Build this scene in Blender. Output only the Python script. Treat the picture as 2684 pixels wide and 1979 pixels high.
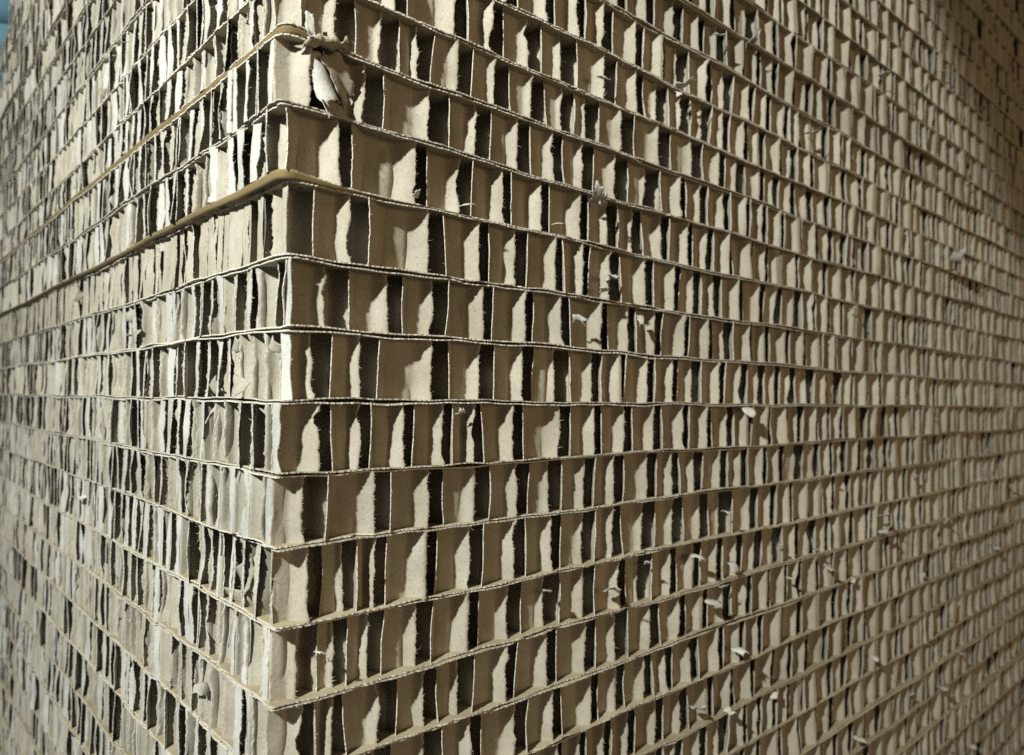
import bpy, math
import numpy as np
from mathutils import Matrix, Vector

for o in list(bpy.data.objects):
    bpy.data.objects.remove(o)
SC = bpy.context.scene
COL = SC.collection
MM = 0.001                      # everything below is laid out in millimetres

# ------------------------------------------------------------------ camera
# world: stack corner on the z axis, right-hand face along +X (y = 0), left-hand face along +Y (x = 0)
F_PX, W_PX, H_PX = 1936.0, 2684.0, 1979.0
AZ_X = (0.743, 0.669)           # camera-right / camera-forward components of world +X
CAM = np.array([-176.0, -377.8, 0.0])
PITCH, ROLL = math.radians(1.66), math.radians(0.70)
fh = np.array([0.669, 0.743, 0.0]); fh /= np.linalg.norm(fh)
rh = np.array([fh[1], -fh[0], 0.0]); up0 = np.array([0, 0, 1.0])
fwd = fh * math.cos(PITCH) + up0 * math.sin(PITCH)
upv = up0 * math.cos(PITCH) - fh * math.sin(PITCH)
cr = rh * math.cos(ROLL) + upv * math.sin(ROLL)
cu = upv * math.cos(ROLL) - rh * math.sin(ROLL)
cam = bpy.data.cameras.new('camera')
cam.sensor_width = 36.0
cam.lens = 36.0 * F_PX / W_PX
cam.clip_start, cam.clip_end = 0.01, 60.0
cam.dof.use_dof = True
cam.dof.focus_distance = 0.47
cam.dof.aperture_fstop = 8.0
camo = bpy.data.objects.new('camera', cam); COL.objects.link(camo)
m = Matrix(((cr[0], cu[0], -fwd[0], CAM[0] * MM), (cr[1], cu[1], -fwd[1], CAM[1] * MM),
            (cr[2], cu[2], -fwd[2], CAM[2] * MM), (0, 0, 0, 1)))
camo.matrix_world = m
SC.camera = camo

def ray(px, py):
    d = fwd + cr * ((px - W_PX / 2) / F_PX) - cu * ((py - H_PX / 2) / F_PX)
    return d
def on_right(px, py, y=0.0):    # photo pixel -> point of the plane y = const
    d = ray(px, py); return CAM + d * ((y - CAM[1]) / d[1])
def on_left(px, py, x=0.0):
    d = ray(px, py); return CAM + d * ((x - CAM[0]) / d[0])

# ------------------------------------------------------------------ light
wd = bpy.data.worlds.new('World'); SC.world = wd; wd.use_nodes = True
bg = wd.node_tree.nodes['Background']
bg.inputs[0].default_value = (1.0, 0.84, 0.66, 1); bg.inputs[1].default_value = 0.032

def lamp(name, kind, pos, target, power, color, radius):
    l = bpy.data.lights.new(name, kind); l.energy = power * 1.12; l.color = color
    l.shadow_soft_size = radius
    o = bpy.data.objects.new(name, l); COL.objects.link(o)
    o.location = pos
    o.rotation_euler = (Vector(target) - Vector(pos)).to_track_quat('-Z', 'Y').to_euler()
    return o, l
KEY = np.array([-2.8, -1.0, 2.0]) / 3.58 * 1.28
_, kl = lamp('ceiling_lamp_light', 'SPOT', KEY, KEY + np.array([.0759, .9486, -.3073]), 146.0, (0.96, 1.0, 0.92), 0.026)
kl.spot_size = math.radians(150.0); kl.spot_blend = 0.02
# second, weak and warm light of the hall, off to the right
HALL = (0.95, -2.4, 0.2)
_, hl = lamp('hall_light', 'AREA', HALL, (0.45, 0, 0), 13.0, (1.0, 0.71, 0.37), 0.3)
hl.shape = 'SQUARE'; hl.size = 0.9
SC.view_settings.view_transform = 'Standard'; SC.view_settings.look = 'None'
SC.view_settings.exposure = -0.15; SC.view_settings.gamma = 1.0
SC.view_settings.use_curve_mapping = False
SC.cycles.max_bounces = 3; SC.cycles.diffuse_bounces = 1
SC.cycles.use_denoising = False

# ------------------------------------------------------------------ materials
def paper(name, c1, c2, spot=0.75, bump=0.45, scale=1.0):
    ma = bpy.data.materials.new(name); ma.use_nodes = True
    nt = ma.node_tree; N = nt.nodes; Lk = nt.links
    b = N['Principled BSDF']; b.inputs['Roughness'].default_value = 0.85
    b.inputs['Specular IOR Level'].default_value = 0.25
    tc = N.new('ShaderNodeNewGeometry')
    def noise(sc, det, rough=0.6):
        n = N.new('ShaderNodeTexNoise'); n.inputs['Scale'].default_value = sc * scale
        n.inputs['Detail'].default_value = det; n.inputs['Roughness'].default_value = rough
        Lk.new(tc.outputs['Position'], n.inputs['Vector']); return n
    n1 = noise(35, 3); n2 = noise(420, 4, .7); n3 = noise(900, 1)
    mix = N.new('ShaderNodeMix'); mix.data_type = 'RGBA'
    mix.inputs[6].default_value = (*c1, 1); mix.inputs[7].default_value = (*c2, 1)
    mr = N.new('ShaderNodeMapRange'); mr.inputs[1].default_value = .35; mr.inputs[2].default_value = .65
    ad = N.new('ShaderNodeMath'); ad.operation = 'ADD'
    h1 = N.new('ShaderNodeMath'); h1.operation = 'MULTIPLY'; h1.inputs[1].default_value = .6
    h2 = N.new('ShaderNodeMath'); h2.operation = 'MULTIPLY'; h2.inputs[1].default_value = .4
    Lk.new(n1.outputs[0], h1.inputs[0]); Lk.new(n2.outputs[0], h2.inputs[0])
    Lk.new(h1.outputs[0], ad.inputs[0]); Lk.new(h2.outputs[0], ad.inputs[1])
    Lk.new(ad.outputs[0], mr.inputs[0]); Lk.new(mr.outputs[0], mix.inputs[0])
    # small dark specks of the recycled pulp
    sp = N.new('ShaderNodeMapRange'); sp.inputs[1].default_value = .66; sp.inputs[2].default_value = .73
    sp.inputs[3].default_value = 0; sp.inputs[4].default_value = spot
    Lk.new(n3.outputs[0], sp.inputs[0])
    mx = N.new('ShaderNodeMix'); mx.data_type = 'RGBA'
    Lk.new(sp.outputs[0], mx.inputs[0]); Lk.new(mix.outputs[2], mx.inputs[6])
    mx.inputs[7].default_value = (c2[0] * .45, c2[1] * .42, c2[2] * .4, 1)
    oi = N.new('ShaderNodeObjectInfo'); hs = N.new('ShaderNodeHueSaturation'); vr = N.new('ShaderNodeMapRange')
    vr.inputs[3].default_value = .84; vr.inputs[4].default_value = 1.14
    Lk.new(oi.outputs['Random'], vr.inputs[0]); Lk.new(vr.outputs[0], hs.inputs['Value'])
    Lk.new(mx.outputs[2], hs.inputs['Color']); Lk.new(hs.outputs[0], b.inputs['Base Color'])
    bu = N.new('ShaderNodeBump'); bu.inputs['Strength'].default_value = bump
    bu.inputs['Distance'].default_value = 0.0006
    Lk.new(n2.outputs[0], bu.inputs['Height']); Lk.new(bu.outputs[0], b.inputs['Normal'])
    return ma
M_CORE = paper('core_paper', (.42, .385, .325), (.31, .275, .215))
M_LINER = paper('facing_paper', (.40, .345, .245), (.30, .245, .155))
M_TORN = paper('torn_fibre', (.62, .59, .53), (.48, .45, .39), .2, .5)
M_LIP = paper('scuffed_paper', (.52, .505, .48), (.37, .355, .33), .5, .5)
M_BLUE = paper('blue_film', (.16, .30, .38), (.10, .22, .30), .1, .1, .1)
M_BLUE.node_tree.nodes['Principled BSDF'].inputs['Roughness'].default_value = .3
M_KRAFT = paper('brown_kraft', (.225, .17, .082), (.18, .13, .06), .2, .1)
M_FLOOR = paper('concrete', (.30, .29, .27), (.22, .21, .20), .3, .3, .05)

# ------------------------------------------------------------------ mesh helpers
RNG = np.random.default_rng(11)

class MB:
    def __init__(s):
        s.v = []; s.q = []; s.t = []; s.n = 0; s.qm = []; s.qf = []; s.tm = []
    def add(s, v):
        v = np.asarray(v, float).reshape(-1, 3); k = s.n; s.v.append(v); s.n += len(v); return k
    def quads(s, q, mat=0, flat=False):
        q = np.asarray(q, np.int64).reshape(-1, 4); s.q.append(q)
        s.qm.append(np.full(len(q), mat)); s.qf.append(np.full(len(q), flat))
    def tris(s, t, mat=0):
        t = np.asarray(t, np.int64).reshape(-1, 3); s.t.append(t); s.tm.append(np.full(len(t), mat))
    def sheet(s, P, Nn, th, rims=(True, True, False, False), rmat=1, mat=0, lip=0):
        """P n x m x 3 mid surface, Nn its normals (same shape or n x 3); a sheet of paper with thickness th"""
        n, mm = P.shape[:2]
        if Nn.ndim == 2: Nn = np.repeat(Nn[:, None, :], mm, 1)
        a = s.add(P + Nn * th / 2); b = s.add(P - Nn * th / 2)
        g = np.arange(n * mm).reshape(n, mm)
        f = np.stack([g[:-1, :-1], g[1:, :-1], g[1:, 1:], g[:-1, 1:]], -1).reshape(-1, 4)
        fm = np.repeat(np.where(np.arange(n - 1) < lip, 2, mat), mm - 1)
        s.quads(a + f, 0); s.qm[-1] = fm; s.quads(b + f[:, ::-1], 0); s.qm[-1] = fm
        for use, e in zip(rims, (g[0], g[-1][::-1], g[:, 0][::-1], g[:, -1])):
            if use:
                s.quads(np.stack([a + e[:-1], a + e[1:], b + e[1:], b + e[:-1]], -1), rmat, True)
    def fibres(s, B, D, L, w, mat=1):
        """thin tapering torn fibres: base points B, directions D, lengths L"""
        k = len(B)
        if not k: return
        B = np.asarray(B); D = np.asarray(D, float); D /= np.linalg.norm(D, axis=1)[:, None] + 1e-9
        side = np.cross(D, RNG.normal(size=(k, 3))); side /= np.linalg.norm(side, axis=1)[:, None] + 1e-9
        bend = RNG.normal(size=(k, 3)) * .35
        L = L[:, None]; w = np.asarray(w) * np.ones((k, 1))
        p0 = B - D * .3 + side * w / 2; p1 = B - D * .3 - side * w / 2
        q0 = B + D * L * .55 + side * w * .35 + bend * L * .2; q1 = B + D * L * .55 - side * w * .35 + bend * L * .2
        tip = B + (D + bend) * L
        i = s.add(np.stack([p0, p1, q0, q1, tip], 1)) + 5 * np.arange(k)
        s.quads(np.stack([i, i + 1, i + 3, i + 2], -1), mat, True)
        s.tris(np.stack([i + 2, i + 3, i + 4], -1), mat)
    def build(s, name, mats, parent=None, origin=None):
        if origin is None: origin = np.array(parent.location) / MM if parent is not None else (0, 0, 0)
        v = (np.concatenate(s.v) - np.asarray(origin)) * MM
        q = np.concatenate(s.q) if s.q else np.zeros((0, 4), int)
        t = np.concatenate(s.t) if s.t else np.zeros((0, 3), int)
        me = bpy.data.meshes.new(name)
        me.vertices.add(len(v)); me.vertices.foreach_set('co', v.ravel())
        nl = q.size + t.size; nf = len(q) + len(t)
        me.loops.add(nl); me.polygons.add(nf)
        me.loops.foreach_set('vertex_index', np.concatenate([q.ravel(), t.ravel()]).astype(np.int32))
        st = np.concatenate([np.arange(len(q)) * 4, q.size + np.arange(len(t)) * 3]).astype(np.int32)
        me.polygons.foreach_set('loop_start', st)
        mi = np.concatenate([np.concatenate(s.qm) if s.qm else np.zeros(0), np.concatenate(s.tm) if s.tm else np.zeros(0)])
        fl = np.concatenate([np.concatenate(s.qf) if s.qf else np.zeros(0, bool), np.ones(len(t), bool)])
        for mm in mats: me.materials.append(mm)
        me.polygons.foreach_set('material_index', mi.astype(np.int32))
        me.update(calc_edges=True)
        at = me.attributes.new('sharp_face', 'BOOLEAN', 'FACE'); at.data.foreach_set('value', fl.astype(bool))
        me.validate()
        o = bpy.data.objects.new(name, me); COL.objects.link(o)
        if parent is not None: o.parent = parent
        else: o.location = np.asarray(origin) * MM
        return o

def noise1(n, step, amp, rng):
    """smooth random signal of n samples whose knots lie `step` samples apart"""
    k = max(2, int(n / max(step, 1e-6)) + 3)
    y = rng.normal(size=k) * amp
    x = np.arange(n) / max(step, 1e-6)
    i = np.minimum(x.astype(int), k - 2); f = x - i; f = f * f * (3 - 2 * f)
    return y[i] * (1 - f) + y[i + 1] * f

def sstep(a, b, x):
    t = np.clip((x - a) / (b - a), 0, 1); return t * t * (3 - 2 * t)

# ------------------------------------------------------------------ the stack, measured from the photo
Z_MEAS = [273.4, 234, 197.5, 159, 119, 77, 37.5, -2.8, -43, -82, -125, -166, -206.5, -247]   # interfaces, mm above eye level
ZI = [273.4 + 40 * k for k in range(12, 0, -1)] + Z_MEAS + [-247 - 40 * k for k in range(1, 11)]
ZI = np.array(ZI); FLAP = 12 + 2                       # panel index whose lower-corner flap hangs torn (z 159..197.5)
NP = len(ZI) - 1
LX, LY = 1480.0, 1135.0
def left_len(i): return 976. if i <= 4 else (1045. if i == 5 else LY)
PER, DD, FLATF = 36.5, 10.2, 0.20

# waviness of each interface along the faces (s = x on the right face, s = -y on the left one)
WV = [[(RNG.uniform(.5, 1.0), RNG.uniform(220, 420), RNG.uniform(0, 6.28)), (RNG.uniform(.2, .5), RNG.uniform(70, 130), RNG.uniform(0, 6.28)),
       (RNG.uniform(.08, .2), RNG.uniform(25, 45), RNG.uniform(0, 6.28))] for _ in ZI]
GP = [(RNG.uniform(.1, .5), RNG.uniform(120, 300), RNG.uniform(0, 6.28), RNG.uniform(.1, .5)) for _ in ZI]
LIFT = {12 + 4: (4.6, 10, 340., 26.), 12 + 2: (3.8, 12, 1e6, 20.), 12 + 7: (.8, 30, 200, 400), 12 + 5: (.3, 10, 100, 900), 12 + 6: (.9, 20, 60, 700)}
def zi(k, s):
    return ZI[k] + sum(a * np.sin(s / l * 6.283 + p) for a, l, p in WV[k])
def gap(k, s):
    a, l, p, b = GP[k]
    return .03 + b * .3 + a * .5 * np.maximum(0, np.sin(s / l * 6.283 + p)) ** 2
def lift(k, s):
    if k not in LIFT: return 0 * s
    h, s0, left, right = LIFT[k]
    if left > 1e5: h = h * (1 + .7 * sstep(0, 450, -s))
    return h * np.where(s < s0, np.exp((s - s0) / left), np.exp(-(s - s0) / right))
def so(x, y):
    return np.where(y < x, x, -y), np.minimum(x, y)
TH = 0.80
def zlow(i, x, y):              # underside plane of the panel (middle of its bottom facing): interface i+1
    s, off = so(x, y)
    return zi(i + 1, s) + gap(i + 1, s) / 2 + TH / 2 + lift(i + 1, s) * (1 - sstep(0, 16, off))
def zhigh(i, x, y):
    s, off = so(x, y)
    return zi(i, s) - gap(i, s) / 2 - TH / 2

# centres of the deep open cells along the right face: (zoom x list, source x0, zoom scale)
R2, R4, R6 = (600, 2.49), (600, 2.36), (600, 2.4333)
SLOTS = {12 + 1: ([715, 1050, 1250, 1520, 1770, 2020, 2220], R2, .35),
         12 + 2: ([920, 1390, 1665, 1930, 2160], R2, .30),
         12 + 3: ([732, 1240, 1555, 1808, 2060], R2, .22),
         12 + 4: ([780, 1315, 1615, 1870, 2125], R2, .30),
         12 + 5: ([633, 985, 1276, 1560, 1822, 2050], R4, .22),
         12 + 6: ([810, 1285, 1575, 1828, 2060], R4, .28),
         12 + 7: ([590, 828, 1095, 1350, 1525, 1768, 2080], R4, .25),
         12 + 8: ([985, 1320, 1620, 1880, 2090], R6, .36),
         12 + 9: ([800, 955, 1275, 1580, 1860, 2090], R6, .28),
         12 + 10: ([740, 950, 1265, 1560, 1845, 2090], R6, .32),
         12 + 11: ([705, 1055, 1330, 1537, 1810, 2070], R6, .27)}
def phase_map(i, rng):
    """knots (x mm, phase) of the cell wave along the right face; a deep open cell sits at each whole phase"""
    if i in SLOTS:
        xs, (x0, sc), _ = SLOTS[i]
        xs = [on_right(x0 + x / sc, 1000)[0] + 5.5 for x in xs]
        if i - 12 in (6, 8, 9, 10, 11): xs = [-13., 24.] + xs
        if i == 14: xs = [-14.] + xs
        ph = [0.]
        for a, b in zip(xs[:-1], xs[1:]): ph.append(ph[-1] + max(1, round((b - a) / 40.)))
    else:
        xs = [rng.uniform(0, 36)]; ph = [0.]
    while xs[0] > -60: xs.insert(0, xs[0] - PER * rng.uniform(.85, 1.15)); ph.insert(0, ph[0] - 1)
    while xs[-1] < LX + 50: xs.append(xs[-1] + PER * np.clip(rng.normal(1, .15), .62, 1.4)); ph.append(ph[-1] + 1)
    return np.array(xs), np.array(ph)
def trap(ph):                   # 0 at whole phases (towards the viewer), 1 half-way
    u = np.abs((ph + .5) % 1.0 - .5)          # 0 .. .5
    return sstep(.05, .36, u)

def trap_left(ph):              # flatter cells of the ribbons that end on the left face
    u = np.abs((ph + .5) % 1.0 - .5)
    return sstep(.08, .42, u)

def wall(mb, i, xy, M, rng, free=(True, True), lean=1.0, fib=0.0, th=.5, tear=1.0, bow=.8, lip=0, rmat=1):
    """one piece of core paper standing between the two facings of panel i along the plan curve xy"""
    n = len(xy)
    if n < 3: return
    t = np.gradient(xy, axis=0); t /= np.linalg.norm(t, axis=1)[:, None] + 1e-9
    nr = np.stack([-t[:, 1], t[:, 0]], 1)
    v = np.linspace(0, 1, M)
    # lean, bow and crumple of the paper
    ln = noise1(n, 9, .55 * lean, rng); bw = noise1(n, 7, bow, rng)
    off = (ln[:, None] + rng.normal() * .9 * lean) * (v - .5) + bw[:, None] * np.sin(v * math.pi) ** 2
    off += noise1(M, M / 4, .14, rng)[None, :] * np.sin(v * math.pi)
    P = np.zeros((n, M, 3))
    P[:, :, :2] = xy[:, None, :] + nr[:, None, :] * off[:, :, None]
    for e, use in ((0, free[0]), (n - 1, free[1])):
        if not use: continue
        sg = -1 if e == 0 else 1
        j = noise1(M, M / 4, .45 * tear, rng) + noise1(M, 2.2, .25 * tear, rng) + rng.normal(size=M) * .24 * tear
        if rng.random() < .22 * tear:            # a bite torn out of the edge
            c, wd_, dp = rng.random(), rng.uniform(.05, .2), rng.uniform(1, 3.2)
            j -= dp * np.exp(-((v - c) / wd_) ** 2)
        if rng.random() < .3 * tear:             # a tongue sticking out at one end
            c = rng.choice([0., 1.]); j += rng.uniform(.5, 2.2) * np.exp(-((v - c) / .12) ** 2)
        d = np.linalg.norm(xy - xy[e], axis=1); fo = np.clip(1 - d / 4.0, 0, 1)
        P[:, :, :2] += sg * (t[e][None, None, :] * j[None, :, None]) * fo[:, None, None]
        if fib > 0:
            k = rng.poisson(fib * 1.5)
            kk = rng.integers(0, M, k); fr = rng.random(k)[:, None]
            B = P[e, kk]; B = np.c_[B[:, :2], np.zeros(k)]
            zz = rng.random(k)
            B[:, 2] = zz
            B[:, :2] = np.stack([np.interp(zz, v, P[e, :, 0]), np.interp(zz, v, P[e, :, 1])], 1)
            lo = zlow(i, B[:, 0], B[:, 1]); hi = zhigh(i, B[:, 0], B[:, 1]); B[:, 2] = lo + (hi - lo) * zz
            D = np.c_[np.repeat((sg * t[e])[None], k, 0), np.zeros(k)] + rng.normal(size=(k, 3)) * .55
            mb.fibres(B, D, rng.exponential(.5, k) + .25, .2)
    lo = zlow(i, P[:, :, 0], P[:, :, 1]); hi = zhigh(i, P[:, :, 0], P[:, :, 1])
    P[:, :, 2] = lo + (hi - lo) * v[None, :]
    mb.sheet(P, np.c_[nr, np.zeros(n)], th, rims=(free[0], free[1], False, False), lip=lip, rmat=rmat)

def core(i, parent):
    rng = np.random.default_rng(100 + i)
    mb = MB()
    xk, pk = phase_map(i, rng)
    cut = SLOTS[i][2] if i in SLOTS else rng.uniform(.2, .38)
    # opening width (share of a period) -> depth of the cut into the nearest ribbon
    c = max(.05, float(trap(np.array(cut / 2))))
    near = abs((ZI[i] + ZI[i + 1]) / 2) < 330
    xf, yf = rng.uniform(.4, 2.0), rng.uniform(.6, 2.2)     # how far the core stands back from the facings
    shift = noise1(4000, 160, .9, rng)                        # slow drift of the cut against the ribbon
    jit = rng.normal(size=400) * 1.5
    ph = lambda x: np.interp(x, xk, pk)
    def crushed(x): return sstep(300, 900, x)
    def yrib(j, x, y0, amp):
        w = trap(ph(x))
        return y0 + amp * (w if j % 2 == 0 else (1 - w) * 3.0)
    y0 = yf - c * DD
    # ribbon bases along the left face
    ys = [y0, y0 + DD]
    while ys[-1] < left_len(i): ys.append(ys[-1] + DD * .93 * rng.uniform(.82, 1.18))
    # left-hand phase of the cells; each ribbon is cut a little differently
    pairs = rng.random() < .78 and i != 16
    pph = rng.choice([0., .5])
    lowrow = i > FLAP + 5
    lipm = rng.choice([3., 4.5, 6., 9.], p=[.2, .3, .3, .2])
    if i == 12 + 4: lipm = 7.5
    if i in (12 + 5, 12 + 6): lipm = 4.
    for j in range(len(ys) - 1):
        amp = ys[j + 1] - ys[j]
        yb = ys[j]
        nr_ = yb < 330 and near
        M = (24 if nr_ else (12 if yb < 600 else 8))
        # inner run of the ribbon
        if j == 0: xe = LX
        elif j == 1: xe = LX
        else: xe = 66.
        xs0 = xf + rng.normal() * .5
        dphi = rng.normal() * .05
        stub = False
        hd = np.arange(xs0, min(xe, 80.), 1.5 if yb < 330 else 2.2)
        if pairs and j > 1:
            wloc = trap_left(pph + (hd - xs0) / PER + dphi + .02)
            stub = (j % 2 == 0) == (pph == 0.)           # the partner that hides behind the bent-over one
        else: wloc = trap_left(ph(hd) + dphi) if j > 1 else trap(ph(hd) + dphi)
        yl = yb + amp * (wloc if j % 2 == 0 else 1 - wloc)
        yl += np.exp(-(hd - xs0) / 5.) * rng.normal() * .8
        left = np.stack([hd, yl], 1); nlip = 0
        if j > 0:
            # bent-over lip left by the saw, curling into the plane of the face
            if rng.random() < (.08 if stub else .76):
                sg = -1 if rng.random() < (.6 if lowrow else .9) else 1
                L = max(1.0, rng.gamma(5., ((3.8 if sg > 0 else lipm + 2.0) if pairs else lipm) / 5.)); L = min(L, 9.5 if i == 16 else 9.)
                r = rng.uniform(.7, 1.6); a1 = math.radians(rng.uniform(88, 104) if i == 16 else rng.uniform(65, 104))
                k = max(3, int(a1 / .35)); aa = np.linspace(0, a1, k + 1)[1:]
                p0 = left[0]
                arc = np.stack([p0[0] - r * np.sin(aa), p0[1] + sg * r * (1 - np.cos(aa))], 1)
                dirv = np.array([-math.cos(a1), sg * math.sin(a1)])
                q = np.arange(1.2, L, 1.3)
                curl = rng.normal() * .02
                ln = arc[-1] + np.stack([dirv[0] * q + curl * q * q * .5 * -1, dirv[1] * q], 1)
                lip = np.concatenate([arc, ln])[::-1]
                lip[:, 0] += r * .8
                left = np.concatenate([lip, left]); nlip = len(lip)
            if j == 1 and True:
                xx = np.arange(hd[-1] + 1.6, LX, 2.0)
                left = np.concatenate([left, np.stack([xx, yrib(1, xx, yb, amp)], 1)])
            wall(mb, i, left, M if j > 1 else 10, rng, free=(True, False), fib=(42 if yb < 330 else 14) if nr_ or yb < 500 else 0,
                 tear=1.25, lean=1.1, lip=0 if i == 16 else nlip, rmat=1 if yb < 520 else 0)
        else:
            # ribbon nearest the right face, sliced open by the cut: separate cups
            x = np.arange(xs0, LX, 1.0)
            y = yrib(0, x, yb, amp)
            lim = yf + np.maximum(shift[np.clip(x.astype(int), 0, 3999)] + jit[np.clip(np.floor(ph(x) - pk[0]).astype(int), 0, 399)], -.6 * c * DD)
            keep = y >= lim
            idx = np.flatnonzero(np.diff(np.concatenate([[0], keep.astype(int), [0]])))
            for a, b in zip(idx[::2], idx[1::2]):
                if b - a < 5: continue
                xm = x[(a + b) // 2]
                st = 1 if xm < 500 else 2
                sel = np.arange(a, b, st)
                if sel[-1] != b - 1: sel = np.append(sel, b - 1)
                pts = np.stack([x[sel], y[sel]], 1)
                # slight sideways skew of each torn cup
                pts[:, 1] += rng.normal() * .35
                # a short burr where the blade folded the edge over
                if rng.random() < .3 + .5 * crushed(xm):
                    sgn = 1; L = rng.gamma(2., .7 + 2.6 * crushed(xm))
                    e = pts[-1]; qq = np.arange(.7, min(L, 11.), .8)
                    if len(qq): pts = np.concatenate([pts, np.stack([e[0] + qq * .95, e[1] - qq * .1 - .25], 1)])
                nn = near and xm < 420
                wall(mb, i, pts, 28 if nn else (14 if xm < 800 else 9), rng, fib=(22 if xm < 420 else 8) if near and xm < 700 else 0,
                     tear=1.0, lean=1.3, bow=.45, rmat=1 if xm < 480 else 0)
    return mb.build('honeycomb_core', [M_CORE, M_TORN, M_LIP], parent)

def facing(i, bottom, parent):
    rng = np.random.default_rng(500 + i * 2 + bottom)
    k = i + 1 if bottom else i
    ly = left_len(i) + 8
    R = {16: 9., 14: 8., 15: 3., 17: 5.}.get(k, rng.uniform(1.2, 3.5))
    s1 = np.concatenate([-np.arange(ly, 350, -5.), np.arange(-350, 360, 1.3), np.arange(360, LX, 5.)])
    offs = np.array([0., 1.2, 3., 7., 13., 24., 60., 150.])
    n, mm = len(s1), len(offs)
    edge = rng.uniform(-.5, .5) + noise1(n, 40, .6, rng) + noise1(n, 6, .35, rng) + rng.normal(size=n) * .2 + 2.2 * np.maximum(0, noise1(n, 9, 1., rng) - 1.5)
    P = np.zeros((n, mm, 3))
    for c, of in enumerate(offs):
        o_ = of + edge * max(0, 1 - of / 10.)
        x = np.where(s1 >= 0, np.maximum(s1, o_), o_); y = np.where(s1 >= 0, o_, np.maximum(-s1, o_))
        # rounded corner
        r_ = max(R - of, 0)
        if r_ > 0:
            tt = (s1 + r_) / (2 * r_); sel = (tt > 0) & (tt < 1); t_ = tt[sel]
            b0 = np.array([o_[sel], r_ + o_[sel]]); b1 = np.array([o_[sel], o_[sel]]); b2 = np.array([r_ + o_[sel], o_[sel]])
            q = (1 - t_) ** 2 * b0 + 2 * t_ * (1 - t_) * b1 + t_ ** 2 * b2
            x[sel], y[sel] = q
        P[:, c, 0], P[:, c, 1] = x, y
        z = zlow(i, x, y) - 0 if bottom else zhigh(i, x, y)
        if bottom: z = z
        droop = noise1(n, 24, .55, np.random.default_rng(900 + i * 2 + bottom)) * max(0, 1 - of / 9.)
        P[:, c, 2] = z + (np.abs(droop) if bottom else -np.abs(droop))
    mb = MB()
    Nn = np.zeros((n, mm, 3)); Nn[:, :, 2] = 1
    mb.sheet(P, Nn, TH, rims=(True, True, True, False))
    # torn fibres along the cut edge
    sel = np.flatnonzero(np.abs(s1) < 430)
    sel = rng.choice(sel, int(len(sel) * 1.0))
    outd = np.where(s1[sel][:, None] > 0, np.array([[0, -1., 0]]), np.array([[-1., 0, 0]]))
    B = P[sel, 0] + rng.normal(size=(len(sel), 3)) * np.array([.6, .6, .15])
    mb.fibres(B, outd + rng.normal(size=(len(sel), 3)) * .7, rng.exponential(.5, len(sel)) + .2, .15)
    return mb.build('bottom_facing' if bottom else 'top_facing', [M_LINER, M_TORN], parent)

def folded_edge(i, parent):
    """smooth edge of the bottom facing, folded back so that it closes the gap along the left face"""
    R = {16: 9., 14: 8.}[i + 1]
    s1 = np.concatenate([-np.arange(LY - 4, 200, -6.), np.arange(-200, 130, 1.5)])
    t = np.clip((s1 + R) / (2 * R), 0, 1)
    x0 = np.where(s1 > R, s1, t ** 2 * R); y0 = np.where(s1 < -R, -s1, (1 - t) ** 2 * R)
    xo, yo = np.where(s1 >= 0, np.maximum(s1, .01), 0), np.where(s1 >= 0, 0, -s1)     # where the facings take their height from
    zt = zlow(i, xo, yo) - .25; zb = np.minimum(zhigh(i + 1, xo, yo) + .4, zt - .15)
    n = len(s1); rg = np.random.default_rng(40 + i)
    tg = np.stack([np.gradient(x0), np.gradient(y0)], 1); tg /= np.linalg.norm(tg, axis=1)[:, None] + 1e-9
    on = np.stack([tg[:, 1], -tg[:, 0]], 1)                                            # outward
    P = np.zeros((n, 4, 3)); wob = noise1(n, 20, .15, rg)
    for k in range(4):
        f = k / 3.; o_ = .3 - .7 * f + .08 * math.sin(f * math.pi) + wob
        P[:, k, :2] = np.stack([x0, y0], 1) + on * o_[:, None]
        P[:, k, 2] = zt + (zb - zt) * f
    Nn = np.zeros((n, 4, 3)); Nn[:, :, :2] = on[:, None, :]
    mb = MB(); mb.sheet(P, Nn, .3, rims=(True, True, True, True))
    return mb.build('folded_edge', [M_KRAFT, M_TORN], parent)

ORD = ['', 'first', 'second', 'third', 'fourth', 'fifth', 'sixth', 'seventh', 'eighth', 'ninth', 'tenth', 'eleventh', 'twelfth', 'thirteenth',
       'fourteenth', 'fifteenth', 'sixteenth', 'seventeenth', 'eighteenth', 'nineteenth', 'twentieth', 'twenty-first', 'twenty-second']
PANELS = []
for i in range(NP):
    e = bpy.data.objects.new('honeycomb_panel', None); COL.objects.link(e)
    e.location = (0, 0, ZI[i + 1] * MM); e['category'] = 'cardboard panel'; e['group'] = 'honeycomb cardboard panels in the stack'
    d = i - FLAP
    if d == 0: lab = 'cardboard honeycomb panel with crumpled torn paper hanging at its corner'
    elif d == 2: lab = 'cardboard honeycomb panel whose left face is closed by flat grey folded paper strips'
    elif d == 1: lab = 'cardboard honeycomb panel directly under the one with the crumpled torn corner'
    elif d == -1: lab = 'cardboard honeycomb panel directly above the one with the crumpled torn corner'
    else: lab = 'cardboard honeycomb panel, %s %s the one with the crumpled torn corner' % (ORD[abs(d)], 'below' if d > 0 else 'above')
    e['label'] = lab
    PANELS.append(e)
    core(i, e); facing(i, False, e); facing(i, True, e)
    if i + 1 in (14, 16): folded_edge(i, e)
    # the panels are not stacked quite true
    dx = -6.5 if i <= 15 else (-.5 - min(3.5, max(0, i - 17) * .9) if i > 16 else 0.)
    rr = np.random.default_rng(3000 + i)
    e.location = (e.location.x + (dx + rr.normal() * .7) * MM, rr.normal() * .8 * MM, e.location.z)


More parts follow.
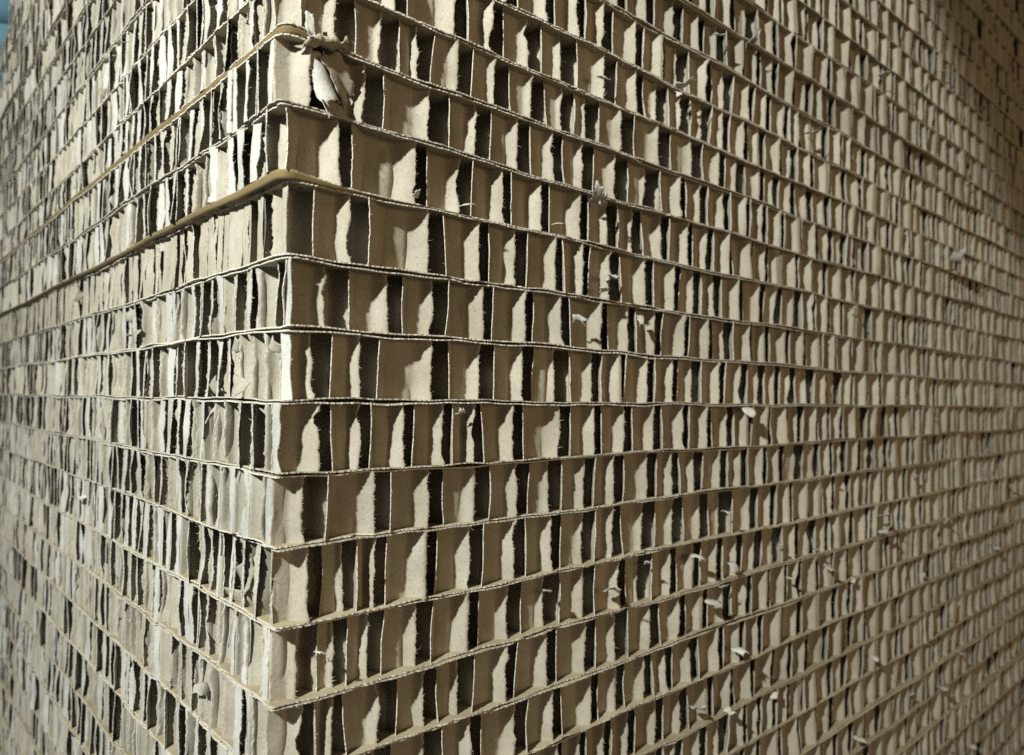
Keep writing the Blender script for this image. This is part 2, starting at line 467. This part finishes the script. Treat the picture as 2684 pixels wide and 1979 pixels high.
# ------------------------------------------------------------------ torn flaps and scraps
def patch(mb, o, u, w, L, W, curl, twist=0., taper=.5, rough=.5, rng=RNG, nu=10, nw=7, roll=0., mat=0):
    """a torn piece of core paper: starts at o, runs along u for L mm while curling about w (curl, radians), W wide;
    roll bends it across its width"""
    u = np.asarray(u, float); u /= np.linalg.norm(u); w = np.asarray(w, float); w -= u * (w @ u); w /= np.linalg.norm(w)
    nn = np.cross(u, w)
    P = np.zeros((nu, nw, 3)); p = np.array(o, float); a = 0.
    jag = noise1(nw, 1.5, .12, rng); side = [noise1(nu, 2, .09, rng), noise1(nu, 2, .09, rng)]
    for k in range(nu):
        f = k / (nu - 1)
        d = u * math.cos(a) + nn * math.sin(a)
        n2 = -u * math.sin(a) + nn * math.cos(a)
        ws = W * (1 - taper * f)
        tw = twist * f
        wd = w * math.cos(tw) + n2 * math.sin(tw)
        t = np.linspace(-.5, .5, nw); t[0] += side[0][k]; t[-1] += side[1][k]
        if abs(roll) > .01:
            r = ws / roll
            P[k] = p + np.outer(np.sin(t * roll) * r, wd) + np.outer((np.cos(t * roll) - 1) * r, n2)
        else:
            P[k] = p + np.outer(t * ws, wd)
        if k == nu - 1: P[k] += np.outer(jag * L, d)
        P[k] += rng.normal(size=(nw, 3)) * .16 * rough
        a += curl / (nu - 1); p = p + d * L / (nu - 1)
    P += (noise1(nu, 3, .5 * rough, rng)[:, None] * noise1(nw, 2.5, 1., rng)[None])[:, :, None] * nn
    N1 = np.gradient(P, axis=0); N2 = np.gradient(P, axis=1); Nn = np.cross(N1, N2)
    Nn /= np.linalg.norm(Nn, axis=2)[:, :, None] + 1e-9
    mb.sheet(P, Nn, .32, rims=(True, True, True, True), mat=mat)
    k = 14; e = rng.integers(0, nw, k)
    mb.fibres(P[-1, e] + rng.normal(size=(k, 3)) * .3, np.repeat(u[None], k, 0) + rng.normal(size=(k, 3)) * .8, rng.exponential(.5, k) + .2, .15)

def panel_at(p):
    return int(np.clip(np.searchsorted(-ZI, -p[2]) - 1, 0, NP - 1))
DN, UP = np.array([0, 0, -1.]), np.array([0, 0, 1.])
OX, OY = np.array([-1., 0, 0]), np.array([0, -1., 0])      # outward from the left / right face
X, Y = -OX, -OY
def flap(px, py, left, u, w, L, W, curl, out=.2, mats=None, **kw):
    """torn flap on the panel seen at display pixel (px, py) of the photo"""
    p = (on_left if left else on_right)(px * 1.1977, py * 1.1977)
    p = p + (OX if left else OY) * out
    mb = MB(); patch(mb, p, u, w, L, W, curl, rng=np.random.default_rng(int(px * 7 + py)), **kw)
    return mb.build('torn_flap', mats or [M_CORE, M_TORN, M_LIP], PANELS[panel_at(p)])

# crumpled corner of the FLAP panel: hanging curl, a rolled-over edge and a second fold
zc = zhigh(FLAP, np.array([6.]), np.array([3.]))[0]
mb = MB()
patch(mb, (13, .5, zc - 5), DN + X * .30 + OY * .15, X, 31, 22, .25, roll=2.4, taper=.32, rough=.5, nu=16, nw=13, mat=2, rng=np.random.default_rng(3))
mb.build('torn_flap', [M_CORE, M_TORN, M_LIP], PANELS[FLAP])
mb = MB()
patch(mb, (21, 0, zc - 4), DN * .9 + X * .55 + OY * .1, X + UP * .3, 26, 17, -.5, roll=-.9, taper=.35, rough=.9, nu=14, nw=10, rng=np.random.default_rng(4))
mb.build('torn_flap', [M_CORE, M_TORN, M_LIP], PANELS[FLAP])
mb = MB()
patch(mb, (19, -1.0, zc - 1.5), OY + DN * .7, X, 10, 30, 2.2, taper=.25, rough=2.2, nu=10, nw=22, rng=np.random.default_rng(5))
mb.build('torn_flap', [M_LINER, M_TORN, M_LIP], PANELS[FLAP])
mb = MB()
patch(mb, (8, -1.2, zc + 1), X + DN * .1, DN + OY * .3, 22, 6, .3, taper=-.2, rough=1.6, nu=16, nw=8, mat=2, rng=np.random.default_rng(6))
mb.build('torn_flap', [M_LINER, M_TORN, M_LIP], PANELS[FLAP - 1])
mb = MB()
patch(mb, (10, -.5, zc + 3), UP, X, 14, 6, .4, taper=.2, rough=1.5, nu=12, nw=7, mat=1, rng=np.random.default_rng(7))
mb.build('torn_flap', [M_CORE, M_TORN, M_LIP], PANELS[FLAP - 1])

# flaps that can be picked out in the photo (display pixels)
flap(292, 678, True, DN + OX * .5 - Y * .4, Y - DN * .4, 17, 13, 2.6, roll=.6, taper=.1, mat=0)
flap(305, 722, True, DN + OX * .3, Y, 12, 12, -2.0, taper=.2, mat=0)
flap(466, 832, True, DN * .8 - Y * .5 + OX * .1, Y, 12, 12, 1.0, taper=.3, mat=0)
flap(540, 832, True, DN * .6 + Y * .5 + OX * .2, DN, 12, 8, 1.1, taper=.6)
flap(512, 752, True, DN + OX * .3, Y, 9, 9, 1.9, taper=.3)
flap(592, 750, True, DN + OX * .5, Y, 10, 8, 1.6, taper=.4)
flap(530, 1232, True, DN * .9 + Y * .5 + OX * .15, DN - Y, 18, 15, .8, taper=.5, roll=.5, mat=0)
flap(520, 1290, True, Y * .8 + DN * .5 + OX * .2, DN, 16, 15, -.9, taper=.5, mat=0)
flap(505, 1385, True, DN + OX * .6, Y, 15, 16, 1.5, taper=.2, mat=0)
flap(350, 535, True, DN + OX * .15, Y, 20, 16, .5, taper=.9, mat=0)
flap(190, 1085, True, Y + UP * .2 + OX, DN, 14, 6, 1.6, taper=.4, mat=1)
flap(300, 78, True, Y + DN * .3 + OX * .6, DN, 22, 10, .8, taper=.9, mat=0)
flap(528, 22, True, DN + OX * .4, Y, 15, 13, 2.4, taper=.3)
flap(548, 60, True, DN + OX * .3, Y, 11, 9, -1.6, taper=.3, mat=0)
for px, py in ((100, 235), (135, 240), (108, 292), (255, 128), (345, 150), (168, 188), (240, 205), (60, 430), (272, 175),
               (152, 952), (205, 1055), (470, 890), (455, 1520), (120, 1420), (180, 640)):
    r = np.random.default_rng(px * 31 + py)
    flap(px, py, True, DN * r.uniform(.3, 1) + Y * r.normal() * .7 + OX * r.uniform(.3, .9), Y + DN * r.normal() * .3, r.uniform(9, 15), r.uniform(7, 12),
         r.normal() * 1.6, taper=r.uniform(.1, .7), roll=r.uniform(-.6, .9), rough=1.3, mat=int(r.choice([0, 0, 2])))
flap(690, 1425, False, X + OY * .4, DN, 9, 6, 1.2, taper=.2, mat=1, rough=1.6)
flap(1300, 440, False, DN + OY * .3 - X * .35, X, 19, 9, .8, taper=.3, mat=1, rough=2.)
flap(1318, 448, False, DN + OY * .4 - X * .5, X, 15, 6, 1.0, taper=.3, mat=1, rough=2.)
flap(1005, 452, False, X * .8 + UP * .4 + OY * .4, DN, 9, 4, .5, taper=.3, mat=1)
flap(1197, 1290, False, DN + OY * .2, X, 12, 6, .8, taper=.1, mat=1)
flap(1415, 1232, False, DN + OY * .2, X, 9, 5, 1.2, taper=.1, mat=1)
flap(1208, 492, False, X + UP * .5 + OY * .4, DN, 7, 4, .6, taper=.3, mat=1)
flap(905, 430, False, X * .5 + DN * .5 + OY * .6, X, 6, 5, 1.4, taper=.3, mat=1)
flap(1400, 690, False, DN + OY * .3, X, 14, 6, -1.2, taper=.2, roll=.8, mat=0)
flap(1005, 905, False, X * .3 + DN * .6 + OY * .5, X, 6, 5, 1.4, taper=.3, mat=1)
r = np.random.default_rng(77)
for n_ in range(44):                        # pale torn tufts, most of them low down on the far part of the right face
    if n_ < 30: px, py = r.uniform(1500, 2235), r.uniform(1000, 1640)
    else: px, py = r.uniform(1250, 2200), r.uniform(60, 1000)
    L = r.uniform(6, 14)
    flap(px, py, False, DN * r.uniform(-.2, 1) + X * r.normal() * .8 + OY * r.uniform(.3, .9), X + DN * r.normal() * .4, L, L * r.uniform(.7, 1.1),
         r.normal() * .8, taper=r.uniform(0, .4), roll=r.uniform(-.8, .8), mat=int(r.choice([1, 2, 1])), rough=1.6, nu=7, nw=5)

# loose scraps lying in the open cells: things of their own
def scrap(px, py, label, L, W, u, w, curl, out=2.0, **kw):
    p = on_right(px * 1.1977, py * 1.1977) + OY * out * .5
    mb = MB(); patch(mb, p, u, w, L, W, curl, rng=np.random.default_rng(int(px + py)), **kw)
    o = mb.build('paper_scrap', [M_LIP, M_TORN, M_LIP], None, p)
    o['label'] = label; o['category'] = 'paper scrap'; o['group'] = 'loose scraps of torn paper on the right face'
scrap(1252, 700, 'small white paper scrap caught in a cell of the fifth row, nearest the corner', 9, 8, X + UP * .3 + OY * .2, UP + OY, 1.5, roll=1.2, taper=.2, rough=1.4)
scrap(1332, 1286, 'pale folded paper scrap resting on a facing edge low on the right face', 12, 10, DN + OY * .6, X, .9, roll=1.3, taper=-.1, rough=1.2)
scrap(1640, 92, 'twisted white paper scrap stuck high on the right face near the top edge', 14, 9, DN + X * .5 + OY * .3, X, 1.4, roll=1.0, taper=.5, rough=1.5)
scrap(2080, 575, 'large brown and white curled scrap far along the right face, level with its middle', 32, 24, DN - X * .5 + OY * .5, X, 1.5, out=4, roll=.9, taper=.5, rough=1.4)
scrap(1925, 1126, 'square cream paper scrap standing out from the far part of the right face', 17, 15, DN + OY * .4, X, .7, out=4, taper=.2, rough=1.)

# ------------------------------------------------------------------ blue pipes behind the left end
def pipe(py, label, dist=1.55, rad=29.):
    d = ray(12, py); c = CAM + d / np.linalg.norm(d) * dist * 1000
    mb = MB(); n = 40; a = np.linspace(0, 2 * math.pi, n + 1)[:-1]
    ax = np.array([.88, -.47, 0]); b = np.array([.47, .88, 0])
    rings = []
    for off, r in ((-620, rad - 4), (-620, rad), (95, rad), (95, rad - 4)):
        rings.append(c + ax * off + np.outer(np.cos(a) * r, b) + np.outer(np.sin(a) * r, UP))
    k = mb.add(np.concatenate(rings))
    for q in range(4):
        i0 = k + q * n + np.arange(n); i1 = k + ((q + 1) % 4) * n + np.arange(n)
        mb.quads(np.stack([i0, np.roll(i0, -1), np.roll(i1, -1), i1], -1), 0, q != 1)
    o = mb.build('plastic_pipe', [M_BLUE], None, c)
    o['label'] = label; o['category'] = 'pipe'; o['group'] = 'blue pipes behind the stack'
pipe(22, 'upper blue plastic pipe behind the far left end of the panel stack')
pipe(186, 'lowest blue plastic pipe, half hidden by the far left end of the panel stack')
pipe(104, 'middle blue plastic pipe behind the far left end of the panel stack')

# ------------------------------------------------------------------ floor
mb = MB()
k = mb.add([(-6000, -6000, ZI[-1] - 3), (6000, -6000, ZI[-1] - 3), (6000, 6000, ZI[-1] - 3), (-6000, 6000, ZI[-1] - 3)])
mb.quads([[k, k + 1, k + 2, k + 3]], 0, True)
fl = mb.build('floor', [M_FLOOR]); fl['kind'] = 'structure'
